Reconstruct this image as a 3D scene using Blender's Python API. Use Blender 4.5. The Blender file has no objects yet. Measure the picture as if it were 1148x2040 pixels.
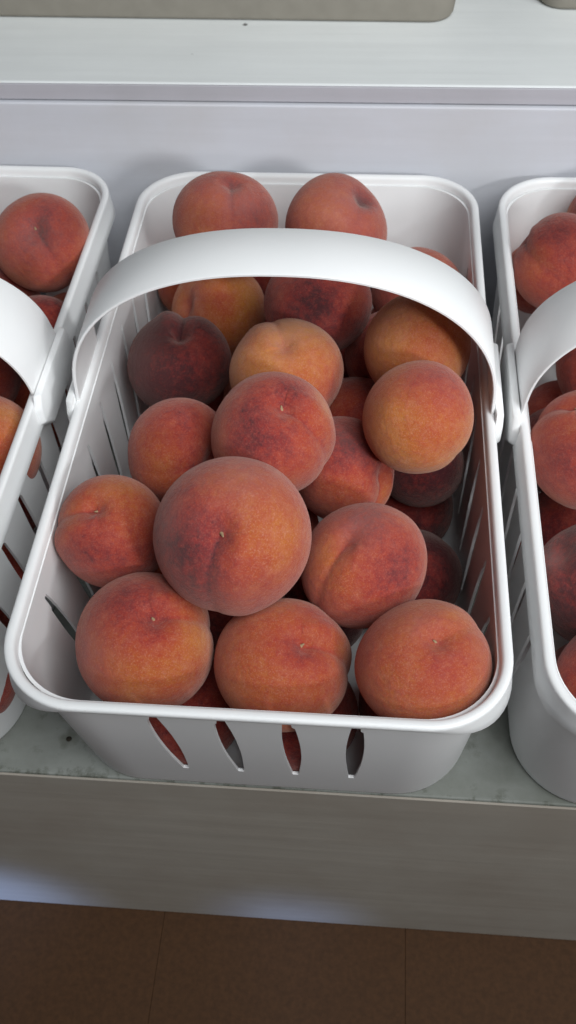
import bpy, bmesh, math, random
import numpy as np
from mathutils import Vector, Matrix
from mathutils.geometry import delaunay_2d_cdt

scene = bpy.context.scene
col = scene.collection

# ------------------------------------------------------------------ camera
H = 0.1324                      # rim height of the baskets above the shelf
cd = bpy.data.cameras.new('camera')
cam = bpy.data.objects.new('camera', cd)
col.objects.link(cam)
cam.location = (0.043199, -0.394579, 0.369975)
cam.rotation_euler = (0.686415, 0.029796, 0.077311)
cd.sensor_fit = 'VERTICAL'
cd.sensor_height = 36.0
cd.lens = 1956.9 * 36.0 / 2040.0
cd.clip_start = 0.01
cd.clip_end = 50
cd.dof.use_dof = True
cd.dof.focus_distance = 0.45
cd.dof.aperture_fstop = 19
scene.camera = cam

# ------------------------------------------------------------------ light
scene.view_settings.view_transform = 'Standard'
scene.view_settings.look = 'None'
scene.view_settings.exposure = 0.0
scene.view_settings.gamma = 1.0
scene.view_settings.use_curve_mapping = False
w = bpy.data.worlds.new('World')
scene.world = w
w.use_nodes = True
bg = w.node_tree.nodes['Background']
bg.inputs['Color'].default_value = (0.80, 0.88, 1.0, 1)
bg.inputs['Strength'].default_value = 0.05


def area(name, loc, target, size, power, color):
    d = bpy.data.lights.new(name, 'AREA')
    d.shape = 'DISK'
    d.size = size
    d.energy = power
    d.color = color
    o = bpy.data.objects.new(name, d)
    col.objects.link(o)
    o.location = loc
    o.rotation_euler = (Vector(target) - Vector(loc)).to_track_quat('-Z', 'Y').to_euler()
    return o


def spot(name, loc, target, power, color, angle, soft):
    d = bpy.data.lights.new(name, 'SPOT')
    d.energy = power
    d.color = color
    d.spot_size = math.radians(angle)
    d.spot_blend = 1.0
    d.shadow_soft_size = soft
    o = bpy.data.objects.new(name, d)
    col.objects.link(o)
    o.location = loc
    o.rotation_euler = (Vector(target) - Vector(loc)).to_track_quat('-Z', 'Y').to_euler()
    return o


# unseen key spot at front right; cone edge added to darken the bench front
LAMP = Vector((0.74, -1.02, 0.60))
CUT = Vector((0.0, -0.205, -0.085))          # last lit line along the bench front
HALF = 76.0
dn = Vector((0, CUT.y - LAMP.y, CUT.z - LAMP.z)).normalized()
up = Vector((0, -dn.z, dn.y))                # towards the back of the bench
axis = dn * math.cos(math.radians(HALF)) + up * math.sin(math.radians(HALF))
lamp = spot('key_spot', LAMP, LAMP + axis, 33.0, (0.955, 0.985, 1.0), HALF * 2, 0.09)
lamp.data.spot_blend = 0.032
area('overhead_light', (0.50, -0.60, 1.06), (0.0, 0.06, 0.0), 0.95, 16.2, (0.955, 0.985, 1.0))
# open front of the stand: a broad, weak, bluish daylight from behind the camera
day = area('open_front_daylight', (-0.35, -2.0, 0.55), (0, 0, -0.1), 1.5, 0.7, (0.72, 0.84, 1.0))
spot('sky_gleam', (-0.42, -0.75, -0.26), (-0.215, -0.177, -0.35), 15.0, (0.33, 0.50, 1.0), 15, 0.03)
spot('sky_gleam', (0.10, -0.75, -0.26), (0.005, -0.177, -0.352), 6.5, (0.33, 0.50, 1.0), 11, 0.03)


# ------------------------------------------------------------------ node helpers
def new_mat(name):
    m = bpy.data.materials.new(name)
    m.use_nodes = True
    nt = m.node_tree
    b = nt.nodes['Principled BSDF']
    return m, nt, b


def N(nt, t, **kw):
    n = nt.nodes.new(t)
    for k, v in kw.items():
        if k in n.inputs.keys():
            n.inputs[k].default_value = v
        else:
            setattr(n, k, v)
    return n


def ramp(nt, stops, interp='LINEAR'):
    n = nt.nodes.new('ShaderNodeValToRGB')
    cr = n.color_ramp
    cr.interpolation = interp
    while len(cr.elements) < len(stops):
        cr.elements.new(0.5)
    for e, (p, c) in zip(cr.elements, stops):
        e.position = p
        e.color = (*c, 1) if len(c) == 3 else c
    return n


def math_n(nt, op, a, b=None, clamp=False):
    n = nt.nodes.new('ShaderNodeMath')
    n.operation = op
    n.use_clamp = clamp
    for i, v in ((0, a), (1, b)):
        if v is None:
            continue
        if isinstance(v, (int, float)):
            n.inputs[i].default_value = v
        else:
            nt.links.new(v, n.inputs[i])
    return n.outputs[0]


def mixc(nt, fac, a, b, mode='MIX'):
    n = nt.nodes.new('ShaderNodeMix')
    n.data_type = 'RGBA'
    n.blend_type = mode
    for i, v in ((0, fac), (6, a), (7, b)):
        if isinstance(v, (int, float)):
            n.inputs[i].default_value = v
        elif isinstance(v, tuple):
            n.inputs[i].default_value = (*v, 1)
        else:
            nt.links.new(v, n.inputs[i])
    return n.outputs[2]


# ------------------------------------------------------------------ materials
def mat_plastic():
    m, nt, b = new_mat('white_plastic')
    tc = N(nt, 'ShaderNodeTexCoord')
    n1 = N(nt, 'ShaderNodeTexNoise', Scale=14.0, Detail=4.0)
    nt.links.new(tc.outputs['Object'], n1.inputs['Vector'])
    c = ramp(nt, [(0.3, (0.83, 0.84, 0.84)), (0.7, (0.88, 0.88, 0.88))])
    nt.links.new(n1.outputs['Fac'], c.inputs['Fac'])
    n2 = N(nt, 'ShaderNodeTexNoise', Scale=420.0, Detail=3.0)
    nt.links.new(tc.outputs['Object'], n2.inputs['Vector'])
    bp = N(nt, 'ShaderNodeBump', Strength=0.05, Distance=0.0006)
    nt.links.new(n2.outputs['Fac'], bp.inputs['Height'])
    nt.links.new(bp.outputs[0], b.inputs['Normal'])
    nt.links.new(c.outputs[0], b.inputs['Base Color'])
    b.inputs['Roughness'].default_value = 0.42
    b.inputs['Specular IOR Level'].default_value = 0.45
    b.inputs['Subsurface Weight'].default_value = 0.12
    b.inputs['Subsurface Radius'].default_value = (1, 0.95, 0.9)
    b.inputs['Subsurface Scale'].default_value = 0.003
    return m


def mat_peach():
    m, nt, b = new_mat('peach_skin')
    L = nt.links.new
    tc = N(nt, 'ShaderNodeTexCoord')
    oi = N(nt, 'ShaderNodeObjectInfo')
    off = N(nt, 'ShaderNodeVectorMath', operation='ADD')
    mul = math_n(nt, 'MULTIPLY', oi.outputs['Random'], 40.0)
    L(tc.outputs['Object'], off.inputs[0])
    L(mul, off.inputs[1])
    V = off.outputs[0]
    at = N(nt, 'ShaderNodeAttribute', attribute_name='blush')
    n1 = N(nt, 'ShaderNodeTexNoise', Scale=1.6, Detail=5.0, Roughness=0.6)
    n2 = N(nt, 'ShaderNodeTexNoise', Scale=9.0, Detail=7.0, Roughness=0.68)
    n3 = N(nt, 'ShaderNodeTexNoise', Scale=24.0, Detail=6.0, Roughness=0.8)
    for n in (n1, n2, n3):
        L(V, n.inputs['Vector'])
    f = math_n(nt, 'MULTIPLY_ADD', n1.outputs['Fac'], 0.56)
    f.node.inputs[2].default_value = -0.28
    f = math_n(nt, 'ADD', f, at.outputs['Fac'])
    g = math_n(nt, 'MULTIPLY_ADD', n2.outputs['Fac'], 0.58)
    g.node.inputs[2].default_value = -0.29
    f = math_n(nt, 'ADD', f, g)
    h = math_n(nt, 'MULTIPLY_ADD', n3.outputs['Fac'], 0.50)
    h.node.inputs[2].default_value = -0.25
    f = math_n(nt, 'ADD', f, h)
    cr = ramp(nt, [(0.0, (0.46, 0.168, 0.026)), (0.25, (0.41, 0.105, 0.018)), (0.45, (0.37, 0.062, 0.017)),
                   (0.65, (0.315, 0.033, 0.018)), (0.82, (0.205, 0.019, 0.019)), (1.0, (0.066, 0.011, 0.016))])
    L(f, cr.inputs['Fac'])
    # pale flecks of down and small tan russet scars
    n4 = N(nt, 'ShaderNodeTexNoise', Scale=5.0, Detail=8.0, Roughness=0.75)
    L(V, n4.inputs['Vector'])
    bl = ramp(nt, [(0.46, (0, 0, 0)), (0.80, (0.36, 0.36, 0.36))])
    L(n4.outputs['Fac'], bl.inputs['Fac'])
    dk = math_n(nt, 'SUBTRACT', 1.12, f, True)
    c1 = mixc(nt, math_n(nt, 'MULTIPLY', bl.outputs[0], dk), cr.outputs[0], (0.56, 0.27, 0.20))
    # fine pale down dots
    n5 = N(nt, 'ShaderNodeTexNoise', Scale=46.0, Detail=3.0, Roughness=0.7)
    L(V, n5.inputs['Vector'])
    dn_ = ramp(nt, [(0.50, (0, 0, 0)), (0.70, (0.50, 0.50, 0.50))])
    L(n5.outputs['Fac'], dn_.inputs['Fac'])
    c1 = mixc(nt, math_n(nt, 'MULTIPLY', dn_.outputs[0], dk), c1, (0.58, 0.29, 0.22))
    # grey-pink bloom that lies on some fruit
    du = N(nt, 'ShaderNodeAttribute', attribute_name='bloom')
    dm = math_n(nt, 'MULTIPLY', du.outputs['Fac'], math_n(nt, 'MULTIPLY_ADD', n2.outputs['Fac'], 1.6))
    dm.node.inputs[1].links[0].from_node.inputs[2].default_value = 0.2
    c1 = mixc(nt, dm, c1, (0.44, 0.245, 0.22))
    vo = N(nt, 'ShaderNodeTexVoronoi', Scale=16.0)
    vo.inputs['Randomness'].default_value = 1.0
    L(V, vo.inputs['Vector'])
    sp = ramp(nt, [(0.03, (1, 1, 1)), (0.085, (0, 0, 0))])
    L(vo.outputs['Distance'], sp.inputs['Fac'])
    gate = ramp(nt, [(0.56, (0, 0, 0)), (0.66, (0.55, 0.55, 0.55))])
    L(n1.outputs['Fac'], gate.inputs['Fac'])
    sg = mixc(nt, 1.0, sp.outputs[0], gate.outputs[0], 'MULTIPLY')
    c2 = mixc(nt, sg, c1, (0.42, 0.20, 0.07))
    L(c2, b.inputs['Base Color'])
    b.inputs['Roughness'].default_value = 0.62
    b.inputs['Specular IOR Level'].default_value = 0.15
    b.inputs['Sheen Weight'].default_value = 0.34
    b.inputs['Sheen Roughness'].default_value = 0.5
    b.inputs['Sheen Tint'].default_value = (1.0, 0.78, 0.70, 1)
    b.inputs['Subsurface Weight'].default_value = 0.06
    b.inputs['Subsurface Radius'].default_value = (1.0, 0.35, 0.15)
    b.inputs['Subsurface Scale'].default_value = 0.08
    nf = N(nt, 'ShaderNodeTexNoise', Scale=130.0, Detail=2.0)
    L(V, nf.inputs['Vector'])
    bp = N(nt, 'ShaderNodeBump', Strength=0.16, Distance=0.01)
    L(nf.outputs['Fac'], bp.inputs['Height'])
    bp2 = N(nt, 'ShaderNodeBump', Strength=0.25, Distance=0.03)
    L(n2.outputs['Fac'], bp2.inputs['Height'])
    L(bp.outputs[0], bp2.inputs['Normal'])
    L(bp2.outputs[0], b.inputs['Normal'])
    return m


def mat_simple(name, colr, rough=0.7, scale=60.0, var=0.15):
    m, nt, b = new_mat(name)
    tc = N(nt, 'ShaderNodeTexCoord')
    n1 = N(nt, 'ShaderNodeTexNoise', Scale=scale, Detail=5.0)
    nt.links.new(tc.outputs['Object'], n1.inputs['Vector'])
    lo = tuple(x * (1 - var) for x in colr)
    hi = tuple(min(1, x * (1 + var)) for x in colr)
    c = ramp(nt, [(0.3, lo), (0.7, hi)])
    nt.links.new(n1.outputs['Fac'], c.inputs['Fac'])
    nt.links.new(c.outputs[0], b.inputs['Base Color'])
    b.inputs['Roughness'].default_value = rough
    b.inputs['Specular IOR Level'].default_value = 0.3
    return m


def mat_paint(name, base, dirt=0.3, dirt_col=(0.16, 0.16, 0.13), edge_y=None, spots=0.6, spot_scale=38.0, grain=0.93, stain=None):
    """white paint over sawn wood: grain along x, stains, specks; edge_y = dirt gathers along that board edge"""
    m, nt, b = new_mat(name)
    L = nt.links.new
    tc = N(nt, 'ShaderNodeTexCoord')
    V = tc.outputs['Object']
    mp = N(nt, 'ShaderNodeMapping')
    mp.inputs['Scale'].default_value = (5, 90, 90)
    L(V, mp.inputs['Vector'])
    gr = N(nt, 'ShaderNodeTexNoise', Scale=1.0, Detail=6.0, Roughness=0.6)
    L(mp.outputs[0], gr.inputs['Vector'])
    gc = ramp(nt, [(0.3, tuple(x * grain for x in base)), (0.68, base)])
    L(gr.outputs['Fac'], gc.inputs['Fac'])
    big = N(nt, 'ShaderNodeTexNoise', Scale=11.0, Detail=7.0, Roughness=0.62)
    L(V, big.inputs['Vector'])
    br = ramp(nt, [(0.42, (0, 0, 0)), (0.72, (1, 1, 1))])
    L(big.outputs['Fac'], br.inputs['Fac'])
    fac = math_n(nt, 'MULTIPLY', br.outputs[0], dirt)
    if edge_y is not None:
        sx = N(nt, 'ShaderNodeSeparateXYZ')
        L(V, sx.inputs[0])
        d = math_n(nt, 'SUBTRACT', sx.outputs['Y'], edge_y)
        k = math_n(nt, 'MULTIPLY', d, -85.0)
        e = math_n(nt, 'EXPONENT', k)
        fine = N(nt, 'ShaderNodeTexNoise', Scale=75.0, Detail=6.0, Roughness=0.7)
        L(V, fine.inputs['Vector'])
        fr = ramp(nt, [(0.48, (0, 0, 0)), (0.62, (1, 1, 1))])
        L(fine.outputs['Fac'], fr.inputs['Fac'])
        e2 = math_n(nt, 'MULTIPLY', e, fr.outputs[0])
        fac = math_n(nt, 'MAXIMUM', fac, math_n(nt, 'MULTIPLY', e2, 0.95))
        fb = ramp(nt, [(0.50, (0, 0, 0)), (0.66, (0.55, 0.55, 0.55))])
        L(fine.outputs['Fac'], fb.inputs['Fac'])
        fac = math_n(nt, 'MAXIMUM', fac, fb.outputs[0])
    if stain is not None:
        sd = N(nt, 'ShaderNodeVectorMath', operation='DISTANCE')
        stw = N(nt, 'ShaderNodeTexNoise', Scale=150.0, Detail=4.0)
        L(V, stw.inputs['Vector'])
        L(V, sd.inputs[0])
        sd.inputs[1].default_value = stain
        dd = math_n(nt, 'ADD', sd.outputs['Value'], math_n(nt, 'MULTIPLY', stw.outputs['Fac'], 0.010))
        sr = ramp(nt, [(0.0065, (0.85, 0.85, 0.85)), (0.0115, (0, 0, 0))])
        L(dd, sr.inputs['Fac'])
        fac = math_n(nt, 'MAXIMUM', fac, sr.outputs[0])
    c = mixc(nt, fac, gc.outputs[0], dirt_col)
    vo = N(nt, 'ShaderNodeTexVoronoi', Scale=spot_scale)
    wob = N(nt, 'ShaderNodeTexNoise', Scale=260.0, Detail=2.0)
    L(V, wob.inputs['Vector'])
    wv = N(nt, 'ShaderNodeVectorMath', operation='MULTIPLY_ADD')
    L(wob.outputs['Color'], wv.inputs[0])
    wv.inputs[1].default_value = (0.004, 0.004, 0.004)
    L(V, wv.inputs[2])
    L(wv.outputs[0], vo.inputs['Vector'])
    sp = ramp(nt, [(0.040, (1, 1, 1)), (0.070, (0, 0, 0))])
    L(vo.outputs['Distance'], sp.inputs['Fac'])
    rnd = ramp(nt, [(0.46, (0, 0, 0)), (0.50, (1, 1, 1))])
    L(vo.outputs['Color'], rnd.inputs['Fac'])
    sf = mixc(nt, 1.0, sp.outputs[0], rnd.outputs[0], 'MULTIPLY')
    sfac = math_n(nt, 'MULTIPLY', sf, spots)
    c = mixc(nt, sfac, c, (0.08, 0.075, 0.07))
    L(c, b.inputs['Base Color'])
    b.inputs['Roughness'].default_value = 0.6
    b.inputs['Specular IOR Level'].default_value = 0.3
    bp = N(nt, 'ShaderNodeBump', Strength=0.18, Distance=0.0012)
    L(gr.outputs['Fac'], bp.inputs['Height'])
    L(bp.outputs[0], b.inputs['Normal'])
    return m


PLASTIC = mat_plastic()
PEACH = mat_peach()
STEM = mat_simple('dry_stem', (0.34, 0.235, 0.135), 0.8, 3.0, 0.3)
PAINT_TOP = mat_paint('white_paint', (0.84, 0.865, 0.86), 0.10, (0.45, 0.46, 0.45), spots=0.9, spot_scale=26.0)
PAINT_EDGE = mat_paint('greyed_white_paint', (0.50, 0.49, 0.53), 0.35, (0.36, 0.35, 0.36), spots=0.85, spot_scale=60.0)
PAINT_RISER = mat_paint('lilac_white_paint', (0.66, 0.67, 0.72), 0.5, (0.57, 0.55, 0.55), spots=0.4)
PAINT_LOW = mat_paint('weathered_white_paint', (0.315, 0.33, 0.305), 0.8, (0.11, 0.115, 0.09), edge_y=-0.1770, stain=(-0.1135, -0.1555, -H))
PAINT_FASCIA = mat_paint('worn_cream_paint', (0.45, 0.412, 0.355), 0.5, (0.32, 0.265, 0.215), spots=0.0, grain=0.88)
BROWN = mat_simple('brown_board', (0.064, 0.028, 0.010), 0.75, 300.0, 0.16)
TAN = mat_simple('tan_pulp', (0.285, 0.262, 0.222), 0.85, 90.0, 0.05)
DARK = mat_simple('dark_stain', (0.035, 0.028, 0.02), 0.8, 300.0, 0.4)


# ------------------------------------------------------------------ mesh helpers
def link_mesh(name, me, mat=None, parent=None, loc=(0, 0, 0)):
    o = bpy.data.objects.new(name, me)
    col.objects.link(o)
    o.location = loc
    if mat and not me.materials:
        me.materials.append(mat)
    if parent:
        o.parent = parent
    return o


def from_bm(name, bm, mat, parent=None, smooth=True, loc=(0, 0, 0)):
    me = bpy.data.meshes.new(name)
    bm.to_mesh(me)
    bm.free()
    for p in me.polygons:
        p.use_smooth = smooth
    return link_mesh(name, me, mat, parent, loc)


def empty(name, label, cat, loc=(0, 0, 0), rz=0.0, group=None):
    o = bpy.data.objects.new(name, None)
    o.empty_display_size = 0.02
    col.objects.link(o)
    o.location = loc
    o.rotation_euler = (0, 0, rz)
    o['label'] = label
    o['category'] = cat
    if group:
        o['group'] = group
    return o


def box_bm(x0, x1, y0, y1, z0, z1, bev=0.001, seg=2, cuts=0):
    bm = bmesh.new()
    bmesh.ops.create_cube(bm, size=1.0)
    for v in bm.verts:
        v.co = Vector((x0 if v.co.x < 0 else x1, y0 if v.co.y < 0 else y1, z0 if v.co.z < 0 else z1))
    if bev:
        bmesh.ops.bevel(bm, geom=bm.edges[:], offset=bev, segments=seg, affect='EDGES', profile=0.5)
    return bm


# ------------------------------------------------------------------ setting
floor_me_bm = box_bm(-1.6, 1.6, -1.8, 0.9, -0.40, -0.3605, 0)
fl = from_bm('floor', floor_me_bm, BROWN, smooth=False)
fl['kind'] = 'structure'
fl['label'] = 'dark brown board floor in front of the display bench'
for i in range(10):
    x0 = -0.944 + i * 0.172
    bm = box_bm(x0 + 0.00012, x0 + 0.17188, -1.2, -0.12, -0.3600, -0.3555 + (i % 3) * 0.0001, 0.00012, 1)
    from_bm('board', bm, BROWN, fl, smooth=False)

bench = empty('display_bench', 'stepped display bench of worn white painted boards carrying the peach baskets', 'bench', (0, 0.0, -0.355))
ZO = 0.355


def bench_board(name, x0, x1, y0, y1, z0, z1, mat, bev=0.001, label=None):
    bm = box_bm(x0, x1, y0, y1, z0, z1, bev, 2)
    o = from_bm(name, bm, mat, bench, loc=(0, 0, ZO))
    for p in o.data.polygons:
        p.use_smooth = False
    if label:
        o['label'] = label
    return o


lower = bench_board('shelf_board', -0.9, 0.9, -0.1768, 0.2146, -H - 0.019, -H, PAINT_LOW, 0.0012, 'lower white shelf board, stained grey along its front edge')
bench_board('fascia_board', -0.9, 0.9, -0.1784, -0.1770, -0.3548, -H - 0.0008, PAINT_FASCIA, 0.0003, 'shaded front board with brown grain under the baskets')
bench_board('riser_board', -0.9, 0.9, 0.2158, 0.2335, -H + 0.001, 0.0413, PAINT_RISER, 0.0009, 'upright lilac white board behind the baskets')
bench_board('shelf_board', -0.9, 0.9, 0.2206, 0.72, 0.0422, 0.0535, PAINT_TOP, 0.0014, 'upper white shelf board, clean and bright')
bench_board('edge_strip', -0.9, 0.9, 0.2186, 0.2204, 0.0424, 0.0529, PAINT_EDGE, 0.0004, 'greyed front edge of the upper shelf board')
bench_board('back_support', -0.9, 0.9, 0.60, 0.62, -0.3548, 0.0415, PAINT_EDGE, 0.001)
bench_board('end_panel', -0.93, -0.902, -0.1765, 0.72, -0.3548, 0.0535, PAINT_EDGE, 0.001)
bench_board('end_panel', 0.902, 0.93, -0.1765, 0.72, -0.3548, 0.0535, PAINT_EDGE, 0.001)
# rusty nail head with its stain in the lower shelf
bm = bmesh.new()
bmesh.ops.create_cone(bm, cap_ends=True, segments=14, radius1=0.0017, radius2=0.0012, depth=0.0008)
nail = from_bm('nail', bm, DARK, bench, loc=(-0.1135, -0.1555, ZO - H + 0.0003))


# ------------------------------------------------------------------ baskets
HX, HY, RR = 0.1125, 0.2050, 0.0378      # outer lip half sizes and corner radius
BXH, BYH, BR = 0.1070, 0.1770, 0.0410    # base


def ring_params():
    """(kind, t) stations round a rounded rectangle by reference arc length"""
    sx, sy, arc = 2 * (HX - RR), 2 * (HY - RR), math.pi * RR / 2
    segs = [('r', sy), ('c0', arc), ('b', sx), ('c1', arc), ('l', sy), ('c2', arc), ('f', sx), ('c3', arc)]
    return segs, sum(s[1] for s in segs)


SEGS, PER = ring_params()


def rr_point(u, hx, hy, r):
    """point and outward normal at arc position u (0..PER) of a rounded rect, counter-clockwise from right-front"""
    u = u % PER
    for k, ln in SEGS:
        if u <= ln + 1e-12:
            break
        u -= ln
    t = u / ln
    a, b = hx - r, hy - r
    if k == 'r':
        return Vector((hx, -b + 2 * b * t)), Vector((1, 0))
    if k == 'b':
        return Vector((a - 2 * a * t, hy)), Vector((0, 1))
    if k == 'l':
        return Vector((-hx, b - 2 * b * t)), Vector((-1, 0))
    if k == 'f':
        return Vector((-a + 2 * a * t, -hy)), Vector((0, -1))
    i = int(k[1])
    ang = math.radians(90 * i + 90 * t)
    cx = a if i in (0, 3) else -a
    cy = b if i in (0, 1) else -b
    n = Vector((math.cos(ang), math.sin(ang)))
    return Vector((cx, cy)) + n * r, n


INSET = 0.0046


def wall_point(u, z):
    s = min(1, max(0, -z / H))
    hx = (HX - INSET) + (BXH - HX + INSET) * s
    hy = (HY - INSET) + (BYH - HY + INSET) * s
    r = (RR - 0.003) + (BR - RR + 0.003) * s
    p, n = rr_point(u, hx, hy, r)
    return Vector((p.x, p.y, z))


def sideness(u):
    """0 on the front and back, 1 on the long sides, smooth through the corners"""
    _, n = rr_point(u, HX, HY, RR)
    t = abs(n.x)
    return t * t * (3 - 2 * t)


def slot_outline(uc, z0, z1, wmax, flip, lean):
    out = []
    prof = [(0.0, 0.30), (0.05, 0.34), (0.10, 0.36), (0.125, 0.38), (0.145, 0.68), (0.26, 0.84), (0.38, 0.96), (0.5, 1.0), (0.62, 0.96),
            (0.74, 0.84), (0.85, 0.64), (0.94, 0.44), (1.0, 0.30)]
    smo = [(t, min(1.0, 0.30 + 0.72 * math.sin(math.pi * (0.06 + 0.88 * t)))) for t, _ in prof]
    A, B = (prof, smo) if flip > 0 else (smo, prof)
    for t, wv in A:
        out.append((uc + lean * (t - 0.5) + wmax * wv / 2, z0 + (z1 - z0) * t))
    for t, wv in reversed(B):
        out.append((uc + lean * (t - 0.5) - wmax * wv / 2, z0 + (z1 - z0) * t))
    return out


def seg_start(kind):
    s = 0
    for k, ln in SEGS:
        if k == kind:
            return s, ln
        s += ln


def inside(poly, x, y, grow=0.0):
    c = False
    j = len(poly) - 1
    for i in range(len(poly)):
        xi, yi = poly[i]
        xj, yj = poly[j]
        if (yi > y) != (yj > y) and x < (xj - xi) * (y - yi) / (yj - yi) + xi:
            c = not c
        j = i
    return c


def build_wall_mesh():
    slots = []
    s0, ln = seg_start('f')      # runs from left to right along the front
    for i, x in enumerate((-0.0450, -0.0137, 0.0176, 0.0489)):
        slots.append(slot_outline(s0 + ln / 2 + x, -0.0112, -0.1015, 0.0089, -1 if i < 2 else 1, 0.002))
    s0, ln = seg_start('b')
    for x in (-0.047, -0.0157, 0.0157, 0.047):
        slots.append(slot_outline(s0 + ln / 2 + x, -0.034, -0.1015, 0.0098, 1, 0.0))
    for kd in ('r', 'l'):
        s0, ln = seg_start(kd)
        for k in range(-4, 5):
            sg = 1 if kd == 'r' else -1
            slots.append(slot_outline(s0 + ln / 2 + sg * k * 0.0345, -0.0195, -0.112, 0.0078, 1, 0.006 * sg))
    zt, zb = -0.0055, -H + 0.005
    nu, nz = 300, 16
    pts, edges = [], []
    for j in range(nz + 1):
        z = zt + (zb - zt) * j / nz
        for i in range(nu + 1):
            u = PER * i / nu
            bad = False
            if 0 < j < nz:
                for s in slots:
                    xs = [q[0] for q in s]
                    if min(xs) - 0.0016 < u < max(xs) + 0.0016 and s[0][1] + 0.002 > z > s[-1][1] - 0.002 - 0.1:
                        zz = [q[1] for q in s]
                        if min(zz) - 0.002 < z < max(zz) + 0.002:
                            bad = True
                            break
            if not bad:
                pts.append((u, z))
    for s in slots:
        b0 = len(pts)
        pts += s
        edges += [(b0 + i, b0 + (i + 1) % len(s)) for i in range(len(s))]
    r = delaunay_2d_cdt([Vector(p) for p in pts], edges, [], 0, 1e-7)
    V, F = r[0], r[2]
    bm = bmesh.new()
    bv = [bm.verts.new(wall_point(v.x, v.y)) for v in V]
    boxes = [(min(q[0] for q in s), max(q[0] for q in s), s) for s in slots]
    for f in F:
        cx = sum(V[i].x for i in f) / len(f)
        cy = sum(V[i].y for i in f) / len(f)
        hole = any(a < cx < b and inside(s, cx, cy) for a, b, s in boxes)
        if not hole:
            try:
                bm.faces.new([bv[i] for i in f])
            except ValueError:
                pass
    bmesh.ops.delete(bm, geom=[v for v in bm.verts if not v.link_faces], context='VERTS')
    bmesh.ops.remove_doubles(bm, verts=bm.verts, dist=1e-5)
    # fillet to the base and close the bottom
    low = [v for v in bm.verts if abs(v.co.z - zb) < 1e-6]
    low.sort(key=lambda v: math.atan2(v.co.y, v.co.x))
    prev = low
    for k in range(1, 5):
        a = math.pi / 2 * k / 4
        ins, dz = 0.005 * (1 - math.cos(a)), 0.005 * math.sin(a) - 0.0002
        cur = []
        for v in low:
            d = Vector((v.co.x, v.co.y))
            q = Vector((max(-(BXH - BR), min(BXH - BR, d.x)), max(-(BYH - BR), min(BYH - BR, d.y))))
            n = (d - q).normalized()
            p = d - n * ins
            cur.append(bm.verts.new((p.x, p.y, zb - dz)))
        for i in range(len(low)):
            j = (i + 1) % len(low)
            bm.faces.new((prev[i], prev[j], cur[j], cur[i]))
        prev = cur
    cv = bm.verts.new((0, 0, prev[0].co.z + 0.0015))
    for i in range(len(prev)):
        bm.faces.new((prev[i], prev[(i + 1) % len(prev)], cv))
    bmesh.ops.recalc_face_normals(bm, faces=bm.faces[:])
    # make sure normals point outwards
    f0 = max(bm.faces, key=lambda f: f.calc_center_median().x)
    if f0.normal.x < 0:
        bmesh.ops.reverse_faces(bm, faces=bm.faces[:])
    me = bpy.data.meshes.new('wall')
    bm.to_mesh(me)
    bm.free()
    for p in me.polygons:
        p.use_smooth = True
    return me


def sweep_profile(profile_fn, name, n=320):
    bm = bmesh.new()
    rings = []
    for i in range(n):
        u = PER * i / n
        prof = profile_fn(u)
        p, nn = rr_point(u, HX, HY, RR)
        rings.append([bm.verts.new((p.x + nn.x * o, p.y + nn.y * o, z)) for o, z in prof])
    m = len(rings[0])
    for i in range(n):
        a, b = rings[i], rings[(i + 1) % n]
        for k in range(m):
            bm.faces.new((a[k], b[k], b[(k + 1) % m], a[(k + 1) % m]))
    bmesh.ops.recalc_face_normals(bm, faces=bm.faces[:])
    me = bpy.data.meshes.new(name)
    bm.to_mesh(me)
    bm.free()
    for p in me.polygons:
        p.use_smooth = True
    return me


def rim_profile(u):
    s = sideness(u)
    zc = -(0.0062 + 0.0113 * s)          # lower edge of the collar
    fl = -0.0012 + 0.0028 * s            # flare of the collar
    return [(-0.0058, zc + 0.0002), (-0.0056, -0.0050), (-0.0051, -0.0020), (-0.0045, -0.0008), (-0.0036, -0.0001), (-0.0014, 0.0),
            (-0.0005, -0.0004), (-0.0001, -0.0011), (0.0, -0.0022), (fl * 0.45, zc * 0.6), (fl, zc + 0.0008), (fl - 0.0003, zc + 0.0001),
            (fl - 0.0010, zc), (-0.0040, zc - 0.0008 * s), (-0.0052, zc - 0.0002)]


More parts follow.
